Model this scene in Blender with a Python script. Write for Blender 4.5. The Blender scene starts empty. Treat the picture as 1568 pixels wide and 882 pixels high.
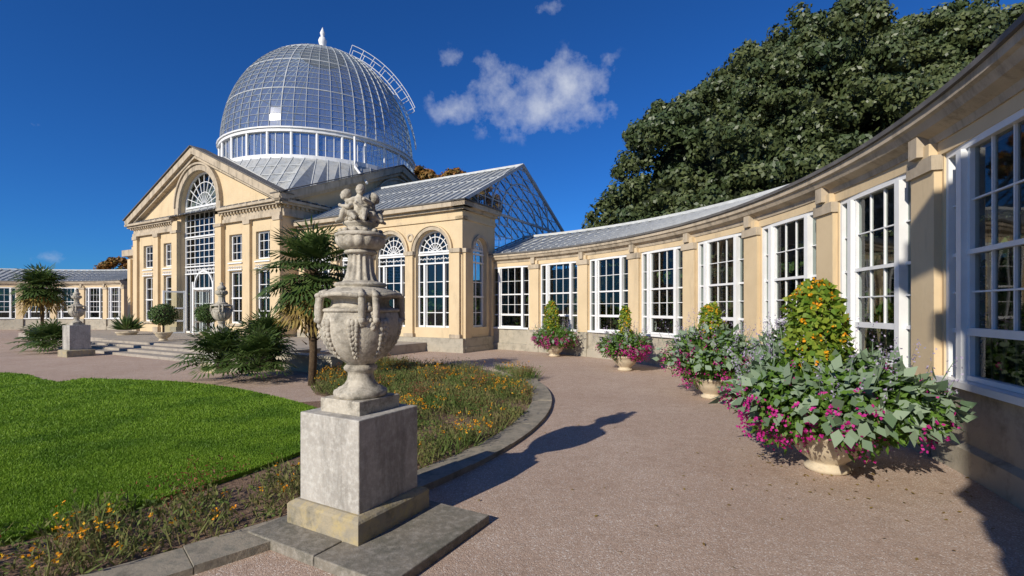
import bpy, bmesh, math, random
import numpy as np
from mathutils import Vector, Matrix
random.seed(7); rng=np.random.default_rng(7)
sc=bpy.context.scene
pi=math.pi; rad=math.radians
# ---------------------------------------------------------------- materials
def newmat(name):
    m=bpy.data.materials.new(name); m.use_nodes=True
    nt=m.node_tree; nt.nodes.clear()
    return m,nt,nt.nodes,nt.links
def N(nt,t,**k):
    n=nt.nodes.new(t)
    for a,b in k.items(): setattr(n,a,b)
    return n
def mixc(nt,fac,a,b,mode='MIX'):
    n=nt.nodes.new('ShaderNodeMix'); n.data_type='RGBA'; n.blend_type=mode
    for sock,val in ((n.inputs[0],fac),(n.inputs[6],a),(n.inputs[7],b)):
        if hasattr(val,'links') : nt.links.new(val,sock)
        elif isinstance(val,(int,float)): sock.default_value=val
        else: sock.default_value=(*val,1)
    return n.outputs[2]
def noise(nt,scale,detail=4,rough=.6,vec=None):
    n=N(nt,'ShaderNodeTexNoise'); n.inputs['Scale'].default_value=scale
    n.inputs['Detail'].default_value=detail; n.inputs['Roughness'].default_value=rough
    if vec is not None: nt.links.new(vec,n.inputs['Vector'])
    return n.outputs['Fac']
def ramp(nt,src,a,b):
    n=N(nt,'ShaderNodeMapRange'); n.inputs[1].default_value=a; n.inputs[2].default_value=b
    nt.links.new(src,n.inputs[0]); n.clamp=True
    return n.outputs[0]
def mat(name,c1,c2,scale=3,rough=.8,bump=.0,bscale=60,stain=None,stainc=(.08,.075,.06),streak=False,spec=.3,c3=None,s3=60,bdist=.01,st=(.5,.78)):
    m,nt,nd,lk=newmat(name)
    out=N(nt,'ShaderNodeOutputMaterial'); p=N(nt,'ShaderNodeBsdfPrincipled')
    lk.new(p.outputs[0],out.inputs[0])
    tc=N(nt,'ShaderNodeTexCoord'); v=tc.outputs['Object']
    f=ramp(nt,noise(nt,scale,4,.65,v),.3,.7)
    col=mixc(nt,f,c1,c2)
    if c3 is not None:
        col=mixc(nt,ramp(nt,noise(nt,s3,3,.7,v),.45,.75),col,c3)
    if stain:
        mp=N(nt,'ShaderNodeMapping'); lk.new(v,mp.inputs[0])
        mp.inputs['Scale'].default_value=(1,1,.18) if streak else (1,1,1)
        g=ramp(nt,noise(nt,stain,6,.75,mp.outputs[0]),*st)
        col=mixc(nt,g,col,stainc)
    lk.new(col,p.inputs['Base Color'])
    p.inputs['Roughness'].default_value=rough
    p.inputs['Specular IOR Level'].default_value=spec
    if bump:
        b=N(nt,'ShaderNodeBump'); b.inputs['Strength'].default_value=bump; b.inputs['Distance'].default_value=bdist
        lk.new(noise(nt,bscale,4,.7,v),b.inputs['Height']); lk.new(b.outputs[0],p.inputs['Normal'])
    return m
def leafmat(name,c1,c2,c3=None,trans=.25,rough=.55,ns=.6,spec=.25):
    m,nt,nd,lk=newmat(name)
    out=N(nt,'ShaderNodeOutputMaterial'); p=N(nt,'ShaderNodeBsdfPrincipled')
    geo=N(nt,'ShaderNodeNewGeometry')
    col=mixc(nt,geo.outputs['Random Per Island'],c1,c2)
    if c3:
        tc=N(nt,'ShaderNodeTexCoord'); col=mixc(nt,ramp(nt,noise(nt,ns,2,.6,tc.outputs['Object']),.45,.65),col,c3)
    lk.new(col,p.inputs['Base Color']); p.inputs['Roughness'].default_value=rough
    p.inputs['Specular IOR Level'].default_value=spec
    if trans<=0: lk.new(p.outputs[0],out.inputs[0]); return m
    t=N(nt,'ShaderNodeBsdfTranslucent'); lk.new(col,t.inputs[0])
    mx=N(nt,'ShaderNodeMixShader'); mx.inputs[0].default_value=trans
    lk.new(p.outputs[0],mx.inputs[1]); lk.new(t.outputs[0],mx.inputs[2]); lk.new(mx.outputs[0],out.inputs[0])
    return m
def glassmat(name,tint,refl_rough=.02,body=None,bodyfac=0.,f0=.06,wob=True):
    """thin pane: two-sided Schlick reflection over a tinted transparent sheet"""
    m,nt,nd,lk=newmat(name)
    out=N(nt,'ShaderNodeOutputMaterial')
    tr=N(nt,'ShaderNodeBsdfTransparent'); tr.inputs[0].default_value=(*tint,1)
    gl=N(nt,'ShaderNodeBsdfGlossy'); gl.inputs['Roughness'].default_value=refl_rough
    geo=N(nt,'ShaderNodeNewGeometry')
    dt=N(nt,'ShaderNodeVectorMath',operation='DOT_PRODUCT'); lk.new(geo.outputs['Incoming'],dt.inputs[0]); lk.new(geo.outputs['Normal'],dt.inputs[1])
    ab=N(nt,'ShaderNodeMath',operation='ABSOLUTE'); lk.new(dt.outputs['Value'],ab.inputs[0])
    om=N(nt,'ShaderNodeMath',operation='SUBTRACT'); om.inputs[0].default_value=1; lk.new(ab.outputs[0],om.inputs[1])
    pw=N(nt,'ShaderNodeMath',operation='POWER'); lk.new(om.outputs[0],pw.inputs[0]); pw.inputs[1].default_value=5
    ma=N(nt,'ShaderNodeMath',operation='MULTIPLY_ADD'); lk.new(pw.outputs[0],ma.inputs[0]); ma.inputs[1].default_value=1-f0; ma.inputs[2].default_value=f0
    if wob:
        tc=N(nt,'ShaderNodeTexCoord')
        b=N(nt,'ShaderNodeBump'); b.inputs['Strength'].default_value=.12; b.inputs['Distance'].default_value=.02
        lk.new(noise(nt,1.7,1,.5,tc.outputs['Object']),b.inputs['Height']); lk.new(b.outputs[0],gl.inputs['Normal'])
    mx=N(nt,'ShaderNodeMixShader'); lk.new(ma.outputs[0],mx.inputs[0])
    base=tr.outputs[0]
    if body:
        df=N(nt,'ShaderNodeBsdfDiffuse'); df.inputs[0].default_value=(*body,1)
        m2=N(nt,'ShaderNodeMixShader'); m2.inputs[0].default_value=bodyfac
        lk.new(tr.outputs[0],m2.inputs[1]); lk.new(df.outputs[0],m2.inputs[2]); base=m2.outputs[0]
    lk.new(base,mx.inputs[1]); lk.new(gl.outputs[0],mx.inputs[2]); lk.new(mx.outputs[0],out.inputs[0])
    return m
M={}
M['cream']=mat('cream_stone',(.67,.525,.325),(.59,.455,.275),1.2,.85,.25,25,2.2,(.38,.30,.20),True,st=(.54,.85))
M['cornice']=mat('cornice_stone',(.54,.45,.33),(.41,.34,.245),2.5,.9,.4,30,2.6,(.11,.095,.07),True,st=(.49,.78))
M['basestone']=mat('base_stone',(.44,.39,.30),(.34,.31,.245),2,.9,.4,30,3,(.15,.14,.11))
M['white']=mat('white_paint',(.80,.80,.78),(.72,.72,.70),4,.45,0,10,spec=.4)
M['rib']=mat('glazing_bar_paint',(.58,.59,.57),(.44,.45,.44),4,.6)
M['drib']=mat('dome_bar_paint',(.52,.54,.54),(.32,.34,.35),3,.6)
M['lead']=mat('lead_flashing',(.16,.15,.14),(.09,.085,.08),3,.7,.2,20)
M['glass']=glassmat('window_glass',(.60,.66,.64),f0=.07)
M['dome']=glassmat('dome_glass',(.74,.84,.93),.10,(.42,.47,.50),.22,.10,False)
M['roofg']=mat('roof_glass',(.44,.455,.45),(.31,.33,.335),1.6,.2,0,10,4,(.21,.20,.16),False,spec=.7,c3=(.50,.49,.44),s3=.9)
M['gableg']=glassmat('gable_glass',(.88,.93,.97),.03,(.5,.55,.6),.06,.08,False)
M['plinth']=mat('weathered_limestone',(.47,.44,.385),(.33,.305,.265),3,.9,.6,28,3.0,(.10,.092,.078),True,c3=(.57,.55,.49),s3=22,st=(.47,.76))
M['plinthb']=mat('mossy_limestone',(.40,.335,.22),(.27,.245,.19),5,.95,.7,24,4,(.08,.08,.055),c3=(.47,.37,.17),s3=9)
M['urn']=mat('carved_stone',(.54,.49,.395),(.39,.35,.28),9,.85,.5,60,7,(.085,.078,.062),c3=(.60,.555,.46),s3=40,st=(.46,.74))
M['kerb']=mat('kerb_stone',(.36,.31,.23),(.26,.23,.18),2,.95,.6,25,4,(.12,.11,.08),c3=(.2,.19,.15),s3=14)
M['slab']=mat('paving_slab',(.24,.21,.165),(.16,.15,.12),4,.95,.6,25,3,(.08,.085,.06),c3=(.34,.31,.26),s3=18)
M['step']=mat('step_stone',(.42,.37,.30),(.32,.28,.23),2,.9,.4,25,3,(.16,.14,.12))
M['soil']=mat('soil',(.17,.10,.065),(.26,.17,.11),6,.95,1,45,c3=(.36,.25,.17),s3=35,bdist=.03)
M['pot']=mat('cream_pot',(.62,.52,.36),(.52,.43,.30),6,.8,.3,40,5,(.28,.24,.17))
M['bark']=mat('bark',(.10,.07,.045),(.05,.035,.025),8,.95,1,30,bdist=.04)
M['fibre']=mat('palm_fibre',(.16,.11,.06),(.08,.05,.03),20,.95,1,60,bdist=.03)
M['intfloor']=mat('interior_floor',(.16,.14,.11),(.10,.09,.08),2,.9)
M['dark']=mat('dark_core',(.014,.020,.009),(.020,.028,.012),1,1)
M['wood']=mat('stakes',(.42,.33,.22),(.24,.17,.11),8,.9)
def gravel():
    m,nt,nd,lk=newmat('gravel')
    out=N(nt,'ShaderNodeOutputMaterial'); p=N(nt,'ShaderNodeBsdfPrincipled'); lk.new(p.outputs[0],out.inputs[0])
    v=N(nt,'ShaderNodeTexCoord').outputs['Object']
    vo=N(nt,'ShaderNodeTexVoronoi'); vo.inputs['Scale'].default_value=130; lk.new(v,vo.inputs['Vector'])
    hs=N(nt,'ShaderNodeSeparateColor'); lk.new(vo.outputs['Color'],hs.inputs[0])
    c=mixc(nt,hs.outputs[0],(.37,.265,.20),(.56,.43,.335))
    c=mixc(nt,ramp(nt,hs.outputs[1],.86,.97),c,(.74,.68,.60))
    c=mixc(nt,ramp(nt,noise(nt,.6,4,.65,v),.35,.7),c,mixc(nt,.36,c,(.30,.19,.13)))
    c=mixc(nt,ramp(nt,noise(nt,5,5,.8,v),.48,.72),c,mixc(nt,.36,c,(.22,.15,.10)))
    lk.new(c,p.inputs['Base Color']); p.inputs['Roughness'].default_value=.95; p.inputs['Specular IOR Level'].default_value=.15
    mp=N(nt,'ShaderNodeMath',operation='MULTIPLY'); lk.new(vo.outputs['Distance'],mp.inputs[0]); mp.inputs[1].default_value=-.35
    ad=N(nt,'ShaderNodeMath',operation='ADD'); lk.new(mp.outputs[0],ad.inputs[0]); lk.new(noise(nt,7,5,.8,v),ad.inputs[1])
    b=N(nt,'ShaderNodeBump'); b.inputs['Strength'].default_value=.6; b.inputs['Distance'].default_value=.014
    lk.new(ad.outputs[0],b.inputs['Height']); lk.new(b.outputs[0],p.inputs['Normal'])
    return m
M['gravel']=gravel()
M['lawn']=mat('lawn_turf',(.15,.27,.022),(.12,.22,.018),1.5,.9,1,120,c3=(.20,.32,.04),s3=25,spec=.1,bdist=.02)
M['blade']=leafmat('grass_blade',(.14,.27,.02),(.25,.39,.035),(.11,.22,.018),.3,ns=1.1)
M['oak']=leafmat('oak_leaf',(.038,.056,.018),(.115,.135,.048),(.05,.075,.026),0,.45,.35,.35)
M['autumn']=leafmat('autumn_leaf',(.22,.10,.02),(.12,.10,.02),(.30,.12,.02),0)
M['pine']=leafmat('pine_leaf',(.07,.10,.025),(.15,.16,.04),(.06,.09,.02),0)
M['palm']=leafmat('palm_leaf',(.05,.095,.02),(.11,.16,.045),None,.2,.4,spec=.4)
M['palmy']=leafmat('palm_old_leaf',(.34,.25,.06),(.22,.14,.04),None,.3)
M['shrub']=leafmat('shrub_leaf',(.04,.08,.02),(.09,.15,.035),None,0)
M['inplant']=leafmat('indoor_leaf',(.06,.13,.03),(.16,.26,.06),None,.3)
M['green']=leafmat('pot_green_leaf',(.07,.15,.02),(.14,.25,.04),None,.3)
M['lime']=leafmat('climber_leaf',(.10,.20,.02),(.28,.34,.04),None,.3)
M['silver']=leafmat('silver_leaf',(.12,.19,.10),(.28,.36,.24),None,.2)
M['magenta']=leafmat('magenta_flower',(.42,.01,.17),(.62,.04,.32),None,.3)
M['orange']=leafmat('orange_flower',(.85,.28,.01),(.85,.50,.02),None,.3)
M['yellow']=leafmat('yellow_flower',(.80,.55,.03),(.75,.30,.02),None,.3)
M['lav']=leafmat('lavender_flower',(.35,.28,.45),(.5,.45,.55),None,.3)
M['straw']=leafmat('straw_stem',(.27,.20,.09),(.15,.19,.055),(.10,.16,.035),.3,.8,1.2)
M['bedg']=leafmat('bed_green_leaf',(.09,.16,.035),(.17,.22,.06),(.22,.18,.07),.3,.8,1.5)
M['red']=leafmat('red_seedhead',(.28,.07,.04),(.2,.1,.05),None,.3)
# ---------------------------------------------------------------- mesh helpers
def empty(name):
    e=bpy.data.objects.new(name,None); sc.collection.objects.link(e); e.empty_display_size=.1; return e
def link(ob,parent):
    sc.collection.objects.link(ob)
    if parent is not None: ob.parent=parent
    return ob
class MB:
    def __init__(s): s.v=[]; s.f=[]
    def poly(s,pts):
        n=len(s.v); s.v+= [tuple(p) for p in pts]; s.f.append(tuple(range(n,n+len(pts))))
    def hexa(s,P):
        n=len(s.v); s.v+=[tuple(p) for p in P]
        for q in ((0,1,2,3),(4,7,6,5),(0,4,5,1),(1,5,6,2),(2,6,7,3),(3,7,4,0)): s.f.append(tuple(n+i for i in q))
    def box(s,F,x0,x1,y0,y1,z0,z1):
        s.hexa([F(x0,y0,z0),F(x1,y0,z0),F(x1,y1,z0),F(x0,y1,z0),F(x0,y0,z1),F(x1,y0,z1),F(x1,y1,z1),F(x0,y1,z1)])
    def bar(s,F,a,b,w,d0,d1):
        dx,dz=b[0]-a[0],b[1]-a[1]; L=math.hypot(dx,dz) or 1; nx,nz=-dz/L*w/2,dx/L*w/2
        q=[(a[0]+nx,a[1]+nz),(b[0]+nx,b[1]+nz),(b[0]-nx,b[1]-nz),(a[0]-nx,a[1]-nz)]
        s.hexa([F(x,d0,z) for x,z in q]+[F(x,d1,z) for x,z in q])
    def bar3(s,p,q,w,h=None,up=(0,0,1)):
        p=Vector(p);q=Vector(q); d=(q-p).normalized(); sd=d.cross(Vector(up)); 
        if sd.length<1e-4: sd=Vector((1,0,0))
        sd.normalize(); u=sd.cross(d); h=h or w; a=sd*w/2; b=u*h/2
        s.hexa([p+a+b,p-a+b,p-a-b,p+a-b,q+a+b,q-a+b,q-a-b,q+a-b])
    def lathe(s,prof,o=(0,0,0),n=32,mod=None,sx=1):
        b=len(s.v)
        for (r,z) in prof:
            for i in range(n):
                a=2*pi*i/n; rr=r*(mod(a,z) if mod else 1)
                s.v.append((o[0]+rr*math.cos(a)*sx,o[1]+rr*math.sin(a)*sx,o[2]+z))
        for j in range(len(prof)-1):
            for i in range(n):
                s.f.append((b+j*n+i,b+j*n+(i+1)%n,b+(j+1)*n+(i+1)%n,b+(j+1)*n+i))
    def tube(s,pts,r,n=8):
        b=len(s.v); P=[Vector(p) for p in pts]
        rs=r if isinstance(r,(list,tuple)) else [r]*len(P)
        for i,p in enumerate(P):
            d=(P[min(i+1,len(P)-1)]-P[max(i-1,0)]).normalized()
            x=d.cross(Vector((0.13,.31,.94)));x.normalize(); y=d.cross(x)
            for k in range(n):
                a=2*pi*k/n; s.v.append(tuple(p+(x*math.cos(a)+y*math.sin(a))*rs[i]))
        for i in range(len(P)-1):
            for k in range(n): s.f.append((b+i*n+k,b+i*n+(k+1)%n,b+(i+1)*n+(k+1)%n,b+(i+1)*n+k))
        s.f.append(tuple(b+k for k in range(n))); s.f.append(tuple(b+(len(P)-1)*n+k for k in range(n)))
    def ball(s,c,r,sz=(1,1,1),n=10,m=6):
        b=len(s.v)
        for j in range(m+1):
            t=pi*j/m
            for i in range(n):
                a=2*pi*i/n; s.v.append((c[0]+r*sz[0]*math.sin(t)*math.cos(a),c[1]+r*sz[1]*math.sin(t)*math.sin(a),c[2]+r*sz[2]*math.cos(t)))
        for j in range(m):
            for i in range(n): s.f.append((b+j*n+i,b+j*n+(i+1)%n,b+(j+1)*n+(i+1)%n,b+(j+1)*n+i))
    def obj(s,name,m,parent=None,smooth=False,recalc=True,bevel=0):
        me=bpy.data.meshes.new(name); me.from_pydata(s.v,[],s.f); me.materials.append(m)
        if recalc:
            bm=bmesh.new(); bm.from_mesh(me); bmesh.ops.recalc_face_normals(bm,faces=bm.faces); bm.to_mesh(me); bm.free()
        if smooth:
            for p in me.polygons: p.use_smooth=True
        ob=bpy.data.objects.new(name,me); link(ob,parent)
        if bevel:
            mo=ob.modifiers.new('b','BEVEL'); mo.width=bevel; mo.segments=2; mo.limit_method='ANGLE'
        return ob
def nrm(a): return a/np.maximum(np.linalg.norm(a,axis=-1,keepdims=True),1e-9)
def leaves(name,P,T,Nn,L,W,m,parent=None,fold=.0,wp=.45):
    n=len(P); T=nrm(T); S=nrm(np.cross(T,Nn)); Nn=nrm(np.cross(S,T))
    L=np.broadcast_to(np.asarray(L,float),(n,))[:,None]; W=np.broadcast_to(np.asarray(W,float),(n,))[:,None]
    a=P; b=P+T*L*wp+S*W/2-Nn*W*fold; c=P+T*L; d=P+T*L*wp-S*W/2-Nn*W*fold
    V=np.stack([a,b,c,d],1).reshape(-1,3).astype(np.float32)
    me=bpy.data.meshes.new(name); me.vertices.add(4*n); me.vertices.foreach_set('co',V.ravel())
    me.loops.add(4*n); me.loops.foreach_set('vertex_index',np.arange(4*n,dtype=np.int32))
    me.polygons.add(n); me.polygons.foreach_set('loop_start',np.arange(0,4*n,4,dtype=np.int32))
    try: me.polygons.foreach_set('loop_total',np.full(n,4,dtype=np.int32))
    except Exception: pass
    me.update(calc_edges=True); me.materials.append(m)
    ob=bpy.data.objects.new(name,me); link(ob,parent); return ob
def rdir(n): return nrm(rng.normal(size=(n,3)))
def clumps(C,R,per,leafL,jit=.55):
    k=len(C); idx=np.repeat(np.arange(k),per); n=len(idx)
    d=rdir(n); rr=R[idx]*(rng.uniform(.55,1.05,n))
    P=C[idx]+d*rr[:,None]*np.array([1,1,.8])
    Nn=nrm(d+rdir(n)*jit); T=nrm(np.cross(Nn,rdir(n)))
    return P-T*leafL/2,T,Nn
# ---------------------------------------------------------------- ground
def sheet(name,pts,z,m,thick=0,parent=None,smooth=False):
    me=bpy.data.meshes.new(name); bm=bmesh.new()
    f=bm.faces.new([bm.verts.new((x,y,z)) for x,y in pts])
    if thick:
        r=bmesh.ops.extrude_face_region(bm,geom=[f])
        for v in [g for g in r['geom'] if isinstance(g,bmesh.types.BMVert)]: v.co.z-=thick
    bmesh.ops.recalc_face_normals(bm,faces=bm.faces)
    bmesh.ops.triangulate(bm,faces=[x for x in bm.faces if len(x.verts)>4])
    bm.to_mesh(me); bm.free(); me.materials.append(m)
    ob=bpy.data.objects.new(name,me); return link(ob,parent)
def catmull(P,k=8):
    out=[]; n=len(P)
    for i in range(n-1):
        p0=P[max(i-1,0)];p1=P[i];p2=P[i+1];p3=P[min(i+2,n-1)]
        for j in range(k):
            t=j/k
            out.append(tuple(.5*((2*p1[a])+(-p0[a]+p2[a])*t+(2*p0[a]-5*p1[a]+4*p2[a]-p3[a])*t*t+(-p0[a]+3*p1[a]-3*p2[a]+p3[a])*t**3) for a in (0,1)))
    out.append(tuple(P[-1])); return out
sheet('ground',[(-400,-300),(400,-300),(400,500),(-400,500)],0,M['gravel'])
CX,CY=-8.0,9.5
def pol(r,a): return (CX+r*math.cos(rad(a)),CY+r*math.sin(rad(a)))
kerb_out=[pol(8.75,a) for a in range(-80,30,6)]+[(.25,11.4),(-.45,12.7),(-1.5,13.9),(-2.9,14.9),(-4.4,15.7)]
kerb_out=catmull(kerb_out,6)
def offset(pl,d):
    o=[]
    for i,p in enumerate(pl):
        a=pl[max(i-1,0)];b=pl[min(i+1,len(pl)-1)]; tx,ty=b[0]-a[0],b[1]-a[1]; L=math.hypot(tx,ty)
        o.append((p[0]-ty/L*d,p[1]+tx/L*d))
    return o
kerb_in=offset(kerb_out,.36)
kb=MB()
L=[0]
for i in range(1,len(kerb_out)): L.append(L[-1]+math.dist(kerb_out[i],kerb_out[i-1]))
F0=lambda x,y,z:(x,y,z)
i=0
while i<len(kerb_out)-1:
    j=i; seg=random.uniform(.7,1.0)
    while j<len(kerb_out)-1 and L[j]-L[i]<seg: j+=1
    zt=.055+random.uniform(-.008,.008)
    for k in range(i,j):
        a,b,c,d=kerb_out[k],kerb_out[k+1],kerb_in[k+1],kerb_in[k]
        if k==j-1:
            b=(a[0]+(b[0]-a[0])*.96,a[1]+(b[1]-a[1])*.96); c=(d[0]+(c[0]-d[0])*.96,d[1]+(c[1]-d[1])*.96)
        kb.hexa([(*a,-.05),(*b,-.05),(*c,-.05),(*d,-.05),(*a,zt),(*b,zt),(*c,zt),(*d,zt)])
    i=j
kb.obj('stone_kerb',M['kerb'])
lawn_pts=catmull([(-9,-1.5),(-6,.9),(-4.6,2.3),(-3.63,3.44),(-3.24,3.92),(-2.84,4.64),(-2.46,5.56),(-2.2,6.6)],6)+catmull([(-2.3,7.0),(-3.0,7.8),(-3.8,8.6),(-5.3,9.8),(-6.6,10.6),(-7.96,11.15),(-10.2,11.6)],6)+catmull([(-10.25,11.0),(-11.2,11.5),(-12.6,12.4),(-16,13.2),(-22,13.5)],5)+[(-30,8),(-30,-8)]
bed_pts=kerb_in+[(-5.5,15.0),(-4.9,13.2),(-4.7,11.6),(-3.9,9.6),(-2.0,8.2),(-1.75,6.6)]+[pol(7.15,a) for a in range(-33,-80,-5)]
sheet('flower_bed_soil',bed_pts,.012,M['soil'])
soil2=[pol(7.35,a) for a in range(-80,-18,4)]+[(-1.9,7.0),(-3,8.4),(-3.3,9.0),(-4.2,8.7),(-3,7.0),(-3.5,4.5),(-5,2),(-7,-2)]
sheet('soil_edging',soil2,.007,M['soil'])
sheet('lawn',lawn_pts,.045,M['lawn'],.09)
def inpoly(x,y,poly):
    ins=np.zeros(len(x),bool); n=len(poly); j=n-1
    for i in range(n):
        xi,yi=poly[i]; xj,yj=poly[j]
        c=((yi>y)!=(yj>y))&(x<(xj-xi)*(y-yi)/((yj-yi) or 1e-9)+xi); ins^=c; j=i
    return ins
n=1000000
dd=1/(rng.uniform(1/22.,1/3.0,n)); az=rng.uniform(-52,-14,n)*pi/180
x=dd*np.sin(az); y=dd*np.cos(az); ok=inpoly(x,y,lawn_pts); x=x[ok];y=y[ok]
sel=rng.permutation(len(x))[:240000]; x=x[sel];y=y[sel]; n=len(x)
T=np.stack([rng.normal(0,.45,n),rng.normal(0,.45,n),np.ones(n)],1)
D=np.hypot(x,y)
leaves('grass',np.stack([x,y,np.full(n,.042)],1),T,rdir(n),rng.uniform(.014,.03,n)*(1+D*.04),.0035*(1+D*.25),M['blade'],wp=.3)
# ---------------------------------------------------------------- building frame
UL=(-.870,.492); UD=(.492,.870)
def UV(u,v,z): return (UL[0]*u+UD[0]*v, UL[1]*u+UD[1]*v, z)
def arch_wall(mb,F,s0,s1,z0,ztop,cols,depth=.3,nseg=20):
    zt=ztop if callable(ztop) else (lambda s:ztop)
    cur=s0
    def q(a,b,za,zb,zc,zd): mb.poly([F(a,0,za),F(b,0,zb),F(b,0,zc),F(a,0,zd)])
    for (c,hw,ops) in sorted(cols,key=lambda t:t[0]):
        a,b=c-hw,c+hw; q(cur,a,z0,z0,zt(a),zt(cur)); cur=b
        z=z0
        for (zb,zs,arch) in ops:
            if zb>z+1e-6: q(a,b,z,z,zb,zb)
            mb.poly([F(a,0,zb),F(a,-depth,zb),F(a,-depth,zs),F(a,0,zs)]); mb.poly([F(b,0,zb),F(b,-depth,zb),F(b,-depth,zs),F(b,0,zs)])
            mb.poly([F(a,0,zb),F(b,0,zb),F(b,-depth,zb),F(a,-depth,zb)])
            if arch:
                pts=[(c-hw*math.cos(pi*i/nseg),zs+hw*math.sin(pi*i/nseg)) for i in range(nseg+1)]
                for p,r in zip(pts[:-1],pts[1:]):
                    q(p[0],r[0],p[1],r[1],zt(r[0]),zt(p[0]))
                    mb.poly([F(p[0],0,p[1]),F(r[0],0,r[1]),F(r[0],-depth,r[1]),F(p[0],-depth,p[1])])
                z=None
            else:
                mb.poly([F(a,0,zs),F(b,0,zs),F(b,-depth,zs),F(a,-depth,zs)]); z=zs
        if z is not None: q(a,b,z,z,zt(b),zt(a))
    q(cur,s1,z0,z0,zt(s1),zt(cur))
def arch_ring(mb,F,c,r0,r1,zs,d0,d1,n=24):
    for i in range(n):
        a=pi*i/n;b=pi*(i+1)/n
        q=[(c-r0*math.cos(a),zs+r0*math.sin(a)),(c-r1*math.cos(a),zs+r1*math.sin(a)),(c-r1*math.cos(b),zs+r1*math.sin(b)),(c-r0*math.cos(b),zs+r0*math.sin(b))]
        mb.hexa([F(x,d0,z) for x,z in q]+[F(x,d1,z) for x,z in q])
def window(w,g,F,c,hw,zb,zs,arch,nv=3,hz=(),d=-.2,fw=.07,tb=.03,rays=5,heavy=()):
    w.box(F,c-hw,c-hw+fw,d,d+.08,zb,zs); w.box(F,c+hw-fw,c+hw,d,d+.08,zb,zs)
    w.box(F,c-hw+fw,c+hw-fw,d,d+.08,zb,zb+fw)
    for i in range(1,nv):
        x=c-hw+2*hw*i/nv; w.box(F,x-tb/2,x+tb/2,d+.01,d+.045,zb+fw,zs-fw*.5)
    for z in hz: w.box(F,c-hw+fw,c+hw-fw,d+.012,d+.05,z-tb/2,z+tb/2)
    for (z,t) in heavy: w.box(F,c-hw+.002,c+hw-.002,d+.003,d+.11,z-t/2,z+t/2)
    if arch:
        arch_ring(w,F,c,hw-fw,hw,zs,d,d+.08)
        arch_ring(w,F,c,hw*.40,hw*.40+tb,zs,d+.01,d+.05,12); arch_ring(w,F,c,hw*.7,hw*.7+tb,zs,d+.01,d+.05,16)
        for i in range(1,rays+1):
            a=pi*i/(rays+1); w.bar(F,(c-hw*.1*math.cos(a),zs+hw*.1*math.sin(a)),(c-(hw-.03)*math.cos(a),zs+(hw-.03)*math.sin(a)),tb,d+.015,d+.055)
        w.box(F,c-hw+fw,c+hw-fw,d+.005,d+.085,zs-fw/2,zs+fw/2)
        nn=16; g.poly([F(c-hw,d+.005,zb)]+[F(c-hw*math.cos(pi*i/nn),d+.005,zs+hw*math.sin(pi*i/nn)) for i in range(nn+1)]+[F(c+hw,d+.005,zb)])
    else:
        w.box(F,c-hw+fw,c+hw-fw,d,d+.08,zs-fw,zs)
        g.poly([F(c-hw,d+.005,zb),F(c+hw,d+.005,zb),F(c+hw,d+.005,zs),F(c-hw,d+.005,zs)])
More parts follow.
